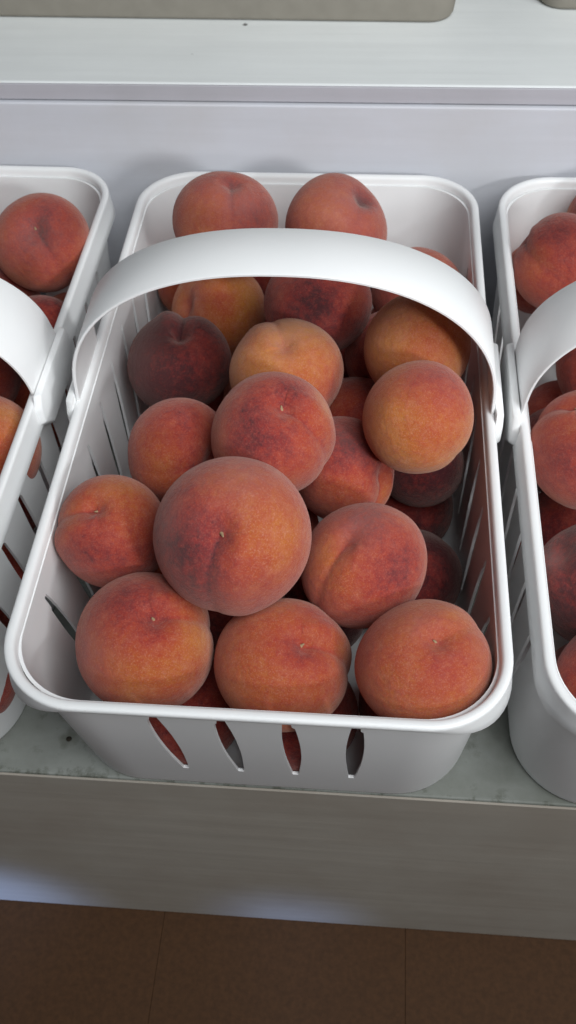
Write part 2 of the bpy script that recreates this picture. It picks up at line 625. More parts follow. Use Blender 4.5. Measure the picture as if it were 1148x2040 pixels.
def build_handle_mesh():
    bm = bmesh.new()
    n = 56
    A, Z0, AP = 0.1108, -0.012, 0.0815
    path = []
    for i in range(n + 1):
        th = math.pi * i / n
        c, s = math.cos(th), math.sin(th)
        # superellipse: full shoulders, flat crown
        e = 2 / 2.25
        x = A * math.copysign(abs(c) ** e, c)
        z = 0.006 + (AP - 0.006) * abs(s) ** e
        path.append((x, z))
    path = [(A + 0.0006, Z0), (A + 0.0004, -0.004)] + path + [(-A - 0.0004, -0.004), (-A - 0.0006, Z0)]
    P = [Vector(p) for p in path]
    rings = []
    for i, p in enumerate(P):
        a = P[max(0, i - 1)]
        b = P[min(len(P) - 1, i + 1)]
        t = (b - a).normalized()
        nr = Vector((t.y, -t.x))            # outward
        if nr.dot(p - Vector((0, 0.0))) < 0:
            nr = -nr
        q = min(1, max(0, p.y / AP))
        hw = 0.0245 - 0.0058 * q
        yc = 0.003
        th = 0.0010
        sec = [(-hw, -th * .5), (-hw + .0006, -th), (0, -th * 1.0), (hw - .0006, -th), (hw, -th * .5), (hw, th * .5), (hw - .0008, th), (0, th * 1.15), (-hw + .0008, th), (-hw, th * .5)]
        rings.append([bm.verts.new((p.x + nr.x * o, yc + y, p.y + nr.y * o)) for y, o in sec])
    m = len(rings[0])
    for a, b in zip(rings[:-1], rings[1:]):
        for k in range(m):
            bm.faces.new((a[k], a[(k + 1) % m], b[(k + 1) % m], b[k]))
    bm.faces.new(rings[0])
    bm.faces.new(rings[-1][::-1])
    bmesh.ops.recalc_face_normals(bm, faces=bm.faces[:])
    me = bpy.data.meshes.new('handle')
    bm.to_mesh(me)
    bm.free()
    for p in me.polygons:
        p.use_smooth = True
    return me


def build_mount_mesh(sg):
    poly = [(-0.0300, -0.004), (-0.0265, 0.0040), (0.0325, 0.0040), (0.0360, -0.004), (0.0360, -0.014), (0.0250, -0.0270), (-0.0170, -0.0270), (-0.0300, -0.015)]
    bm = bmesh.new()
    a = [bm.verts.new((sg * 0.1124, y, z)) for y, z in poly]
    b = [bm.verts.new((sg * 0.1166, y * 0.94 + 0.0002, z * 0.9)) for y, z in poly]
    k = len(poly)
    for i in range(k):
        bm.faces.new((a[i], a[(i + 1) % k], b[(i + 1) % k], b[i]))
    bm.faces.new(b)
    bm.faces.new(a[::-1])
    bmesh.ops.recalc_face_normals(bm, faces=bm.faces[:])
    bmesh.ops.bevel(bm, geom=bm.edges[:], offset=0.0011, segments=2, affect='EDGES', profile=0.5)
    me = bpy.data.meshes.new('handle_mount')
    bm.to_mesh(me)
    bm.free()
    for p in me.polygons:
        p.use_smooth = True
    return me


def add_mods(o, thick=None):
    if thick:
        s = o.modifiers.new('thickness', 'SOLIDIFY')
        s.thickness = thick
        s.offset = -1
    e = o.modifiers.new('edges', 'EDGE_SPLIT')
    e.split_angle = math.radians(38)


def make_basket(label):
    root = empty('peach_basket', label, 'basket', (0, 0, -H), 0, 'white plastic baskets of peaches on the bench')
    wl = link_mesh('wall', build_wall_mesh(), PLASTIC, root, (0, 0, H))
    add_mods(wl, 0.0016)
    rm = link_mesh('rim', sweep_profile(rim_profile, 'rim'), PLASTIC, root, (0, 0, H))
    hd = link_mesh('handle', build_handle_mesh(), PLASTIC, root, (0, 0, H))
    add_mods(hd)
    for sg in (-1, 1):
        mo = link_mesh('handle_mount', build_mount_mesh(sg), PLASTIC, root, (0, 0, H))
        add_mods(mo)
    return root


def copy_tree(o, parent=None):
    c = o.copy()
    col.objects.link(c)
    if parent:
        c.parent = parent
    for ch in list(o.children):
        copy_tree(ch, c)
    return c


basket = make_basket('white slotted plastic basket of peaches in the middle, its whole arched handle in view')
left = copy_tree(basket)
left.location = (-0.2468, 0.004, -H)
left.rotation_euler = (0, 0, math.radians(-0.7))
left['label'] = 'white plastic peach basket cut off by the left edge of the photo'
right = copy_tree(basket)
right.location = (0.2376, 0.0, -H)
for bk, tilt in ((left, 14.0), (right, 6.0)):      # the handles of the outer baskets have swung a little forward
    for ch in bk.children:
        if ch.name.startswith('handle') and 'mount' not in ch.name:
            ch.rotation_euler.x = math.radians(tilt)
right['label'] = 'white plastic peach basket cut off by the right edge of the photo'


# ------------------------------------------------------------------ trays on the upper shelf
def make_tray(label, cx, cy, hx, hy, h, rz):
    root = empty('tan_tray', label, 'tray', (cx, cy, 0.0537), math.radians(rz), 'tan trays on the upper shelf')
    bm = bmesh.new()

    def ring(ax, ay, r, z, n=12):
        out = []
        for i in range(4):
            for k in range(n + 1):
                a = math.radians(90 * i + 90 * k / n)
                c = ((ax - r) * (1 if i in (0, 3) else -1), (ay - r) * (1 if i in (0, 1) else -1))
                out.append(bm.verts.new((c[0] + r * math.cos(a), c[1] + r * math.sin(a), z)))
        return out
    prof = [(-0.004, 0.0), (-0.0012, 0.0008), (0, 0.003), (0.004, h * 0.5), (0.008, h - 0.004), (0.0135, h - 0.003), (0.0145, h - 0.001), (0.0135, h), (0.007, h),
            (0.005, h - 0.003), (0.001, h * 0.5), (-0.003, 0.006), (-0.008, 0.004)]
    rs = [ring(hx + o, hy + o, 0.017 + o * 0.5, z) for o, z in prof]
    for a, b in zip(rs[:-1], rs[1:]):
        for k in range(len(a)):
            j = (k + 1) % len(a)
            bm.faces.new((a[k], a[j], b[j], b[k]))
    bm.faces.new(rs[0][::-1])
    bm.faces.new(rs[-1])
    bmesh.ops.recalc_face_normals(bm, faces=bm.faces[:])
    from_bm('body', bm, TAN, root)
    return root


make_tray('wide tan tray at the top left of the photo, its rounded corner over the shelf', -0.089, 0.4215, 0.186, 0.112, 0.075, -1.1)
make_tray('tan tray at the top right corner of the photo, only its corner showing', 0.338, 0.436, 0.180, 0.112, 0.075, -1.1)

# ------------------------------------------------------------------ peaches
PEACHES = [
    ('C', 'dusty pink peach at the back left of the middle basket, touching the white rim', (-0.0458, 0.1215, 0.0171), 0.0317, (0.221, -0.009, 0.975), (0.125, -0.991, -0.038), 0.64, (0.1, 0.05, 0.02, 0), [(0.78, -0.53, 0.34, 0.6, -0.28), (0.76, 0.5, 0.42, 0.6, 0.15), (-0.11, -0.04, 0.99, 0.19, 0.2)], (0.112, [(0.44, 0.06, 0.9, 0.48, 0.17)])),
    ('C', 'pink peach with a dark red dimple at the back right of the middle basket', (0.0222, 0.1304, 0.0075), 0.0320, (0.597, -0.025, 0.802), (-0.209, -0.970, 0.125), 0.61, (0.12, 0.03, 0.02, 0), [(0.71, -0.52, 0.47, 0.6, -0.2), (0.0, -0.0, 1.0, 0.27, 0.45)], (0.14, [(0.48, -0.27, 0.83, 0.54, 0.14)])),
    ('C', 'small red peach half hidden behind the right part of the middle white handle', (0.0755, 0.1272, -0.0385), 0.0300, (0.036, 0.956, 0.292), (-0.645, -0.201, 0.737), 0.58, (0.1, 0.03, 0.02, 0), [(0.61, -0.06, 0.79, 0.8, -0.15), (0.92, -0.06, 0.4, 0.8, 0.2)], (0.1, [])),
    ('C', 'yellow orange peach just below the left part of the middle white handle', (-0.0534, 0.1112, -0.0446), 0.0313, (-0.680, -0.437, 0.589), (-0.057, -0.769, -0.636), 0.28, (0.12, 0.05, 0.02, 0), [(-0.24, 0.95, 0.19, 0.5, -0.3), (0.0, 0.79, 0.61, 0.36, 0.35), (0.01, 0.13, 0.99, 0.36, 0.2)], (0.0, [(0.01, 0.13, 0.99, 0.38, 0.22)])),
    ('C', 'maroon peach with a red streak just below the middle of the white handle', (0.0141, 0.0681, -0.0014), 0.0314, (0.154, -0.036, 0.987), (-0.938, -0.320, 0.134), 0.80, (0.08, 0.03, 0.03, 0), [(-0.48, 0.65, 0.59, 0.32, -0.2), (0.41, 0.77, 0.48, 0.57, 0.14), (0.84, 0.25, 0.48, 0.45, -0.1)], (0.032, [])),
    ('C', 'dark purple heart shaped peach by the left wall of the middle basket', (-0.0688, 0.0475, -0.0336), 0.0315, (0.101, -0.103, 0.990), (-0.036, 0.994, 0.107), 0.95, (0.2, 0.13, 0.02, 0), [(-0.3, -0.61, 0.74, 0.52, -0.15), (-0.65, 0.48, 0.6, 0.65, 0.1), (0.02, 0.02, 1.0, 0.2, -0.15)], (0.024, [(-0.39, 0.59, 0.71, 0.53, 0.11)])),
    ('C', 'pale orange peach with a creased top, behind the topmost middle peaches', (0.0005, 0.0035, 0.0020), 0.0308, (0.007, -0.228, 0.974), (-0.315, 0.924, 0.218), 0.15, (0.1, 0.06, 0.02, 0), [(0.39, -0.19, 0.9, 0.33, -0.22), (-0.68, -0.68, 0.27, 0.59, 0.42), (-0.12, 0.01, 0.99, 0.19, 0.12)], (0.04, [(0.29, -0.11, 0.95, 0.48, 0.22)])),
    ('C', 'plain orange peach under the right curve of the middle white handle', (0.0713, 0.0200, 0.0086), 0.0294, (-0.567, 0.824, 0.027), (-0.207, -0.111, -0.972), 0.18, (0.1, 0.03, 0.02, 0), [(-0.33, 0.93, -0.15, 0.5, -0.1), (-0.59, 0.47, -0.65, 0.44, 0.15)], (0.04, [(-0.75, 0.66, 0.11, 0.45, 0.11)])),
    ('C', 'golden yellow peach with a maroon shoulder against the right wall of the middle basket', (0.0713, -0.0384, 0.0131), 0.0289, (0.557, 0.506, -0.658), (0.599, -0.794, -0.104), 0.18, (0.1, 0.04, 0.03, 0), [(0.06, -0.9, -0.42, 0.78, 0.55), (-0.49, 0.04, -0.87, 0.47, 0.18), (0.05, 0.1, -0.99, 0.47, -0.12), (0.91, -0.08, -0.41, 0.47, 0.12)], (0.012, [(0.06, -0.9, -0.42, 0.63, 0.08)])),
    ('C', 'blushed peach with a pale nub and curved crease, right behind the largest peach', (-0.0012, -0.0570, 0.0165), 0.0313, (0.238, -0.228, 0.944), (0.882, -0.356, -0.309), 0.58, (0.12, 0.07, 0.02, 1), [(-0.19, -0.56, 0.8, 0.49, 0.4), (0.0, 0.4, 0.92, 0.42, 0.28), (0.47, 0.59, 0.66, 0.32, -0.38), (-0.72, -0.63, 0.27, 0.37, -0.15), (-0.11, -0.21, 0.97, 0.26, -0.1)], (0.024, [])),
    ('C', 'red peach with a horizontal crease, left of the two stacked top peaches', (-0.0527, -0.0468, -0.0098), 0.0283, (0.854, -0.427, 0.296), (-0.515, -0.774, 0.368), 0.62, (0.1, 0.045, 0.02, 0), [(0.52, -0.62, 0.58, 0.56, 0.15), (0.93, -0.01, 0.37, 0.5, -0.28)], (0.024, [])),
    ('C', 'dark red peach with a creased tip, right of the two stacked top peaches', (0.0335, -0.0376, -0.0299), 0.0290, (0.841, -0.396, 0.370), (-0.046, -0.732, -0.679), 0.64, (0.1, 0.06, 0.05, 0), [(-0.62, -0.59, 0.51, 0.62, 0.25), (0.41, -0.7, 0.58, 0.56, -0.15), (0.37, 0.18, 0.91, 0.27, -0.25)], (0.02, [(-0.71, -0.53, 0.46, 0.5, 0.11)])),
    ('C', 'red peach with a pale nub leaning on the left wall beside the largest peach', (-0.0786, -0.1003, -0.0126), 0.0283, (-0.154, -0.184, 0.971), (-0.985, -0.043, -0.164), 0.64, (0.12, 0.07, 0.02, 1), [(-0.38, -0.46, 0.8, 0.62, -0.4), (-0.13, -0.04, 0.99, 0.36, 0.14), (0.48, 0.07, 0.87, 0.36, -0.2), (-0.06, 0.9, 0.43, 0.59, 0.1)], (0.024, [])),
    ('C', 'red peach with a whitish scar at its top, right of the largest peach', (0.0465, -0.1126, -0.0145), 0.0304, (-0.284, -0.161, 0.945), (-0.610, -0.730, -0.307), 0.61, (0.08, 0.05, 0.02, 0), [(-0.36, -0.03, 0.93, 0.42, 0.22), (0.46, -0.17, 0.87, 0.53, -0.32), (-0.16, 0.8, 0.58, 0.42, 0.18)], (0.032, [(-0.34, -0.06, 0.94, 0.43, 0.22)])),
    ('C', 'largest peach, stacked on top at the front with its pale nub facing out', (-0.0141, -0.1218, 0.0165), 0.0358, (-0.040, -0.578, 0.815), (-0.207, -0.793, -0.572), 0.68, (0.1, 0.055, 0.02, 1), [(-0.69, -0.01, 0.72, 0.51, -0.14), (-0.16, 0.61, 0.78, 0.59, -0.45), (0.39, -0.33, 0.86, 0.68, 0.24), (0.78, 0.34, 0.53, 0.34, -0.12), (-0.17, -0.02, 0.98, 0.21, 0.05)], (0.024, [(-0.71, 0.04, 0.7, 0.46, 0.17), (0.05, -0.72, 0.7, 0.3, 0.11), (0.79, 0.28, 0.54, 0.46, 0.08)])),
    ('C', 'large peach at the front left corner of the middle basket with a dark red blush', (-0.0555, -0.1542, -0.0276), 0.0332, (0.306, -0.090, 0.948), (0.918, 0.293, -0.268), 0.56, (0.11, 0.07, 0.02, 1), [(-0.1, -0.26, 0.96, 0.56, 0.26), (-0.11, -0.78, 0.62, 0.63, -0.34), (0.65, -0.28, 0.71, 0.46, -0.42), (-0.36, 0.31, 0.88, 0.48, 0.15)], (0.012, [(-0.9, -0.25, 0.37, 0.43, 0.17)])),
    ('C', 'orange peach with a curled stem nub at the middle of the front row', (0.0107, -0.1583, -0.0330), 0.0316, (0.388, -0.112, 0.915), (0.921, 0.009, -0.389), 0.40, (0.12, 0.075, 0.02, 1), [(-0.15, -0.17, 0.97, 0.4, 0.22), (0.22, 0.51, 0.83, 0.35, 0.2), (0.1, -0.32, 0.94, 0.3, 0.15)], (0.024, [])),
    ('C', 'orange peach with a brown stem scar at the front right corner of the middle basket', (0.0750, -0.1648, -0.0171), 0.0300, (0.157, -0.077, 0.985), (0.838, 0.538, -0.091), 0.41, (0.11, 0.03, 0.02, 1), [(-0.08, -0.33, 0.94, 0.43, 0.22), (-0.79, 0.46, 0.41, 0.41, 0.15)], (0.04, [(-0.03, 0.42, 0.91, 0.36, 0.11)])),
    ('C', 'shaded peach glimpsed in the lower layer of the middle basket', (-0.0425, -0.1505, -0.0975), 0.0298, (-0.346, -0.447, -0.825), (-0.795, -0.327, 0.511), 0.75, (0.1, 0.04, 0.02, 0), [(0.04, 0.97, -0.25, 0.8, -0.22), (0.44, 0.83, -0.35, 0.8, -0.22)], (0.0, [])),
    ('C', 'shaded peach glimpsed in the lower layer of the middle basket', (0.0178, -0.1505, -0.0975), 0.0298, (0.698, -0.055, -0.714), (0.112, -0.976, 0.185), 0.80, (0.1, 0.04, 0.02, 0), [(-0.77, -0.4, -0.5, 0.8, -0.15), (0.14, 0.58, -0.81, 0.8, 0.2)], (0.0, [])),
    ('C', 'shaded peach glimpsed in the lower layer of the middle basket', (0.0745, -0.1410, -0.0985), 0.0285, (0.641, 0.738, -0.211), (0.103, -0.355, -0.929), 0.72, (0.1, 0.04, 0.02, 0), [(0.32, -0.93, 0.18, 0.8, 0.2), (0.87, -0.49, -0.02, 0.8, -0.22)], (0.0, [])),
    ('C', 'shaded peach glimpsed in the lower layer of the middle basket', (0.0735, -0.0620, -0.0955), 0.0300, (0.631, -0.138, -0.763), (0.663, 0.606, 0.439), 1.00, (0.1, 0.04, 0.02, 0), [(0.86, 0.48, -0.14, 0.8, 0.2), (0.47, 0.66, -0.58, 0.8, -0.22)], (0.0, [])),  # skin set darkest to stand for the shade along the right wall
    ('C', 'shaded peach glimpsed in the lower layer of the middle basket', (0.0730, -0.0030, -0.0985), 0.0290, (0.802, 0.547, -0.240), (-0.191, 0.615, 0.765), 1.00, (0.1, 0.04, 0.02, 0), [(0.27, 0.61, -0.75, 0.8, -0.15), (-0.65, 0.12, 0.75, 0.8, -0.22)], (0.0, [])),  # darkest skin here too, imitating the shade by the right wall
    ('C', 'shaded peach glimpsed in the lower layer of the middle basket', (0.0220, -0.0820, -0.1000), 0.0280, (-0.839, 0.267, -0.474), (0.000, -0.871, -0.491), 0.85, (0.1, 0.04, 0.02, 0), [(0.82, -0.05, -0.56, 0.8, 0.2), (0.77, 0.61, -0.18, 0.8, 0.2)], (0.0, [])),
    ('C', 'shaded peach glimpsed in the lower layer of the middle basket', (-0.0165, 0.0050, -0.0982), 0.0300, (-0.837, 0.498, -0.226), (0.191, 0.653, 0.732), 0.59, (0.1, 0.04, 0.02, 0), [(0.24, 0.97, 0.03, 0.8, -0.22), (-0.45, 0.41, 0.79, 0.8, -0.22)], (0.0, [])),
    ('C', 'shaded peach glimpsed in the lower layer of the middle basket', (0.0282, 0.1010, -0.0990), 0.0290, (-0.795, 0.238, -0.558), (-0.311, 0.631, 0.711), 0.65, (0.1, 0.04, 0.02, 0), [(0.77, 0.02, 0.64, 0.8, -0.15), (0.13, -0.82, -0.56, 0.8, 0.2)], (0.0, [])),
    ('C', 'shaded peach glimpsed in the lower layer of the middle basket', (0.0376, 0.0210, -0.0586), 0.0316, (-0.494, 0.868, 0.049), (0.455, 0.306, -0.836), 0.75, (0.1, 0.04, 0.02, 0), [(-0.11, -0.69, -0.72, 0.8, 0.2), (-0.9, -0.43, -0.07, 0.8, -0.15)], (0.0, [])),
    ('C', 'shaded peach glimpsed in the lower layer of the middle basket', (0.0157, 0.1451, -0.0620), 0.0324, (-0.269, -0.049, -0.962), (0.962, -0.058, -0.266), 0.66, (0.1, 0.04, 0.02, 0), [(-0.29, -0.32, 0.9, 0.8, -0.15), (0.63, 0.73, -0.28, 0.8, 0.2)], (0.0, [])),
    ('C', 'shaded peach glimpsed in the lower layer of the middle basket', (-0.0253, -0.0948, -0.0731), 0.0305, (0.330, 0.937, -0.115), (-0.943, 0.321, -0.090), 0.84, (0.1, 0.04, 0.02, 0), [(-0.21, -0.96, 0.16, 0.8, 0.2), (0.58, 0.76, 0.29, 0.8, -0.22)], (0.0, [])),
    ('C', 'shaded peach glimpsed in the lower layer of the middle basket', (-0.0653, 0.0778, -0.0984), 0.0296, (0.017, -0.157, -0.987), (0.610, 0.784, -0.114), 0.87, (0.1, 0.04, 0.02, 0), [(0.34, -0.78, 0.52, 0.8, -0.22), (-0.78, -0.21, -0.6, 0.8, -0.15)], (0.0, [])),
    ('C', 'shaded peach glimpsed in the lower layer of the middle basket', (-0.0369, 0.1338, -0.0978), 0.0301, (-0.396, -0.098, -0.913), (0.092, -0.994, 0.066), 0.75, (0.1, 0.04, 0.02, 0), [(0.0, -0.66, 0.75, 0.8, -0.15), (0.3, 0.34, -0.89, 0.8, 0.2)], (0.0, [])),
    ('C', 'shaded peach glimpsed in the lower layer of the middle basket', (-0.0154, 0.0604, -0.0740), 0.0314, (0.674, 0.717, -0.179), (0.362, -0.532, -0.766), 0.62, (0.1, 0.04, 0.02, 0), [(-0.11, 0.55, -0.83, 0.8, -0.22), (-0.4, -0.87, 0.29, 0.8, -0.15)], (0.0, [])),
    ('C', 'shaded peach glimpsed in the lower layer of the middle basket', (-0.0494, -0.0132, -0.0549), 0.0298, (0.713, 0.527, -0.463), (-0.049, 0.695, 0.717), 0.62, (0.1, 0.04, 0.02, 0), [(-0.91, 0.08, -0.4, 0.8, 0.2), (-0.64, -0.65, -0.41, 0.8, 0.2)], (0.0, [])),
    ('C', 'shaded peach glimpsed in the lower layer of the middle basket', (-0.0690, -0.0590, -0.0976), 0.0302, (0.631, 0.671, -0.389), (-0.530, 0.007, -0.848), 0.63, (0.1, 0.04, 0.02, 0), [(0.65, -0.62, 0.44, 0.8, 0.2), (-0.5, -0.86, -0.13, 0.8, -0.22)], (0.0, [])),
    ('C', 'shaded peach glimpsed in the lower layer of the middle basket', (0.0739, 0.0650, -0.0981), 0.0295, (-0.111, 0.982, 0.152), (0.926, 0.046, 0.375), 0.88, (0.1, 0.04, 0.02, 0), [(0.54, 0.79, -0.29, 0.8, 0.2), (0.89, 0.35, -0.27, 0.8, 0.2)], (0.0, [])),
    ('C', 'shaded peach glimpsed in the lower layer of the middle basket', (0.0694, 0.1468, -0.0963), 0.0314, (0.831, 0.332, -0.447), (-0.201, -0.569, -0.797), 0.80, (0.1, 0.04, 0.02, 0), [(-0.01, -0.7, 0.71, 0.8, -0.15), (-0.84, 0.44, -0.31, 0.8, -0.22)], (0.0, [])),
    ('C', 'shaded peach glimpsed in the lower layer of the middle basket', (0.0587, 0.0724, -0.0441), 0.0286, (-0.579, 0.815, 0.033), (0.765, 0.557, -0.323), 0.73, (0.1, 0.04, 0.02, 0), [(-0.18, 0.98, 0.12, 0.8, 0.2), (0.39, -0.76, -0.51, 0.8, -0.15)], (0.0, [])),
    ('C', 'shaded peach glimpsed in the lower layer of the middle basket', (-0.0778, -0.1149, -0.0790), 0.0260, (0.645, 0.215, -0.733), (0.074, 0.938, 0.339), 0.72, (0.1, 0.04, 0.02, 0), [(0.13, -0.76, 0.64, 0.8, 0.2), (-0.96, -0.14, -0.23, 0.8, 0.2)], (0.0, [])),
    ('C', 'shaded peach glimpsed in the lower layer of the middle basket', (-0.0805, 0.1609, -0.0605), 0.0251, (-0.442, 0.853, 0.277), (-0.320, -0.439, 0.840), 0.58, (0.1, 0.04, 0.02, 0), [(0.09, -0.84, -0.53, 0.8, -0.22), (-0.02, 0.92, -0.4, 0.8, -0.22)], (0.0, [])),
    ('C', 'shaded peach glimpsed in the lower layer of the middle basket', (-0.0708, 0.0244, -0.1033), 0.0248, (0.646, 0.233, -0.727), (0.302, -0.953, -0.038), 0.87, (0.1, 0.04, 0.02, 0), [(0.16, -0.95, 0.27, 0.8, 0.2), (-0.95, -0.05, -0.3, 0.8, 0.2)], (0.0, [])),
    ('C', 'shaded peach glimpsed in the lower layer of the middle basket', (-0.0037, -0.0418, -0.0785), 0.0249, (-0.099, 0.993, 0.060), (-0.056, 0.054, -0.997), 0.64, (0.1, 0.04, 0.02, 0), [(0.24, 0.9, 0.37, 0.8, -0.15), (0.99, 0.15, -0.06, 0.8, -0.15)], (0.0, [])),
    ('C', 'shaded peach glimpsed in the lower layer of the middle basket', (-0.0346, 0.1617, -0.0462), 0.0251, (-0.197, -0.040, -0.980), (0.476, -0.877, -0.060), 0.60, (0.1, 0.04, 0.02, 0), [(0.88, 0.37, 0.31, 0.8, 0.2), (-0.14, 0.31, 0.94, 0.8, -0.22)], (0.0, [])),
    ('C', 'shaded peach glimpsed in the lower layer of the middle basket', (0.0777, -0.0149, -0.0488), 0.0240, (0.842, 0.447, -0.301), (0.114, 0.397, 0.911), 1.00, (0.1, 0.04, 0.02, 0), [(0.97, -0.13, 0.22, 0.8, -0.22), (0.62, -0.62, 0.48, 0.8, -0.22)], (0.0, [])),  # dark skin stands in for shade in the gap by the right wall
    ('L', 'red and orange peach with a long crease at the back of the left basket', (-0.1674, 0.1292, -0.0076), 0.0310, (0.093, -0.539, 0.837), (0.605, -0.637, -0.478), 0.54, (0.11, 0.06, 0.02, 1), [(0.03, 0.31, 0.95, 0.59, 0.2), (0.23, -0.23, 0.94, 0.52, 0.22), (0.33, -0.94, -0.03, 0.59, -0.22)], (0.06, [(0.15, -0.18, 0.97, 0.53, 0.17)])),
    ('L', 'dusky pink peach just behind the handle of the left basket', (-0.2060, 0.1172, -0.0546), 0.0320, (0.481, 0.850, -0.217), (0.799, -0.322, 0.509), 0.74, (0.1, 0.03, 0.02, 0), [(-0.29, -0.31, 0.91, 0.8, -0.22), (0.82, 0.33, -0.47, 0.8, -0.15)], (0.12, [])),
    ('L', 'red peach just below the handle of the left basket', (-0.1999, 0.0374, -0.0383), 0.0315, (-0.928, 0.370, 0.042), (-0.152, -0.479, 0.864), 0.60, (0.1, 0.03, 0.02, 0), [(-0.03, 0.56, -0.83, 0.8, 0.2), (-0.64, 0.51, -0.58, 0.8, 0.2)], (0.024, [])),
    ('L', 'orange red peach in front of the handle of the left basket', (-0.1684, -0.0342, -0.0278), 0.0322, (0.102, 0.995, 0.015), (-0.882, 0.098, -0.461), 0.48, (0.1, 0.03, 0.02, 0), [(-0.93, 0.32, 0.2, 0.48, -0.3)], (0.024, [])),
    ('L', 'shaded peach in the lower layer of the left basket', (-0.2850, -0.1505, -0.0975), 0.0298, (-0.606, -0.516, -0.605), (0.633, 0.148, -0.760), 0.72, (0.1, 0.04, 0.02, 0), [(-0.29, 0.79, 0.54, 0.8, -0.22), (0.81, -0.15, -0.56, 0.8, -0.15)], (0.0, [])),
    ('L', 'shaded peach in the lower layer of the left basket', (-0.2247, -0.1505, -0.0975), 0.0298, (0.418, 0.126, -0.900), (-0.905, -0.025, -0.424), 0.77, (0.1, 0.04, 0.02, 0), [(-0.69, -0.72, 0.07, 0.8, -0.15), (-0.59, 0.26, 0.76, 0.8, -0.22)], (0.0, [])),
    ('L', 'shaded peach in the lower layer of the left basket', (-0.1680, -0.1410, -0.0985), 0.0285, (0.474, 0.069, -0.878), (-0.823, -0.320, -0.469), 0.76, (0.1, 0.04, 0.02, 0), [(0.52, -0.8, -0.29, 0.8, -0.22), (-0.18, 0.47, -0.86, 0.8, -0.22)], (0.0, [])),
    ('L', 'shaded peach in the lower layer of the left basket', (-0.2446, -0.0558, -0.0970), 0.0304, (-0.292, 0.953, 0.080), (0.595, 0.116, 0.795), 0.87, (0.1, 0.04, 0.02, 0), [(-0.31, -0.26, 0.91, 0.8, -0.22), (0.4, -0.29, 0.87, 0.8, -0.22)], (0.0, [])),
    ('L', 'shaded peach in the lower layer of the left basket', (-0.2258, -0.0473, -0.0418), 0.0310, (-0.873, 0.470, 0.128), (-0.228, -0.160, -0.960), 0.69, (0.1, 0.04, 0.02, 0), [(-0.82, 0.23, 0.53, 0.8, -0.15), (0.37, 0.39, -0.84, 0.8, -0.22)], (0.0, [])),
    ('L', 'shaded peach in the lower layer of the left basket', (-0.2249, 0.0394, -0.0984), 0.0299, (0.530, 0.630, -0.567), (-0.502, -0.306, -0.809), 0.68, (0.1, 0.04, 0.02, 0), [(0.55, -0.65, 0.52, 0.8, -0.15), (-0.91, -0.05, -0.42, 0.8, -0.15)], (0.0, [])),
    ('L', 'shaded peach in the lower layer of the left basket', (-0.1775, -0.1339, -0.0416), 0.0318, (-0.805, 0.590, 0.060), (-0.396, -0.611, 0.686), 0.84, (0.1, 0.04, 0.02, 0), [(0.94, 0.17, -0.31, 0.8, -0.22), (0.82, 0.52, -0.23, 0.8, -0.22)], (0.0, [])),
    ('L', 'shaded peach in the lower layer of the left basket', (-0.1867, -0.0118, -0.0970), 0.0313, (-0.658, -0.280, -0.699), (0.488, -0.866, -0.112), 0.74, (0.1, 0.04, 0.02, 0), [(0.68, 0.72, 0.16, 0.8, -0.15), (-0.51, -0.2, 0.84, 0.8, -0.15)], (0.0, [])),
    ('L', 'shaded peach in the lower layer of the left basket', (-0.2513, -0.1529, -0.0503), 0.0268, (-0.723, -0.448, -0.525), (0.644, -0.711, -0.280), 0.86, (0.1, 0.04, 0.02, 0), [(0.34, 0.72, 0.61, 0.8, -0.15), (-0.86, -0.43, -0.26, 0.8, -0.22)], (0.0, [])),
    ('L', 'shaded peach in the lower layer of the left basket', (-0.1717, -0.0787, -0.0961), 0.0314, (0.555, 0.549, -0.625), (-0.800, 0.146, -0.582), 0.72, (0.1, 0.04, 0.02, 0), [(-0.83, 0.47, 0.32, 0.8, -0.15), (0.59, -0.74, -0.31, 0.8, -0.15)], (0.0, [])),
    ('L', 'shaded peach in the lower layer of the left basket', (-0.2330, 0.1438, -0.0997), 0.0279, (-0.948, 0.319, -0.012), (0.020, 0.020, -1.000), 0.87, (0.1, 0.04, 0.02, 0), [(-0.18, 0.93, -0.32, 0.8, -0.22), (0.88, -0.24, -0.41, 0.8, -0.22)], (0.0, [])),
    ('L', 'shaded peach in the lower layer of the left basket', (-0.1735, 0.0724, -0.0973), 0.0305, (0.458, 0.867, -0.199), (-0.649, 0.172, -0.741), 0.73, (0.1, 0.04, 0.02, 0), [(0.1, -0.57, -0.82, 0.8, -0.22), (-0.66, -0.13, -0.74, 0.8, -0.22)], (0.0, [])),
    ('L', 'shaded peach in the lower layer of the left basket', (-0.2287, -0.1030, -0.0663), 0.0294, (0.361, 0.812, -0.459), (-0.749, -0.041, -0.662), 0.84, (0.1, 0.04, 0.02, 0), [(-0.58, 0.45, -0.68, 0.8, -0.15), (0.26, -0.9, 0.35, 0.8, -0.22)], (0.0, [])),
    ('L', 'shaded peach in the lower layer of the left basket', (-0.2505, 0.0684, -0.0561), 0.0295, (-0.125, -0.125, -0.984), (-0.984, -0.109, 0.139), 0.61, (0.1, 0.04, 0.02, 0), [(-0.56, -0.82, 0.12, 0.8, 0.2), (-0.58, 0.81, 0.11, 0.8, 0.2)], (0.0, [])),
    ('L', 'shaded peach in the lower layer of the left basket', (-0.1680, 0.1427, -0.0973), 0.0308, (0.616, 0.656, -0.436), (-0.769, 0.620, -0.154), 0.63, (0.1, 0.04, 0.02, 0), [(0.6, 0.72, -0.35, 0.8, -0.22), (0.04, -0.11, 0.99, 0.8, -0.22)], (0.0, [])),
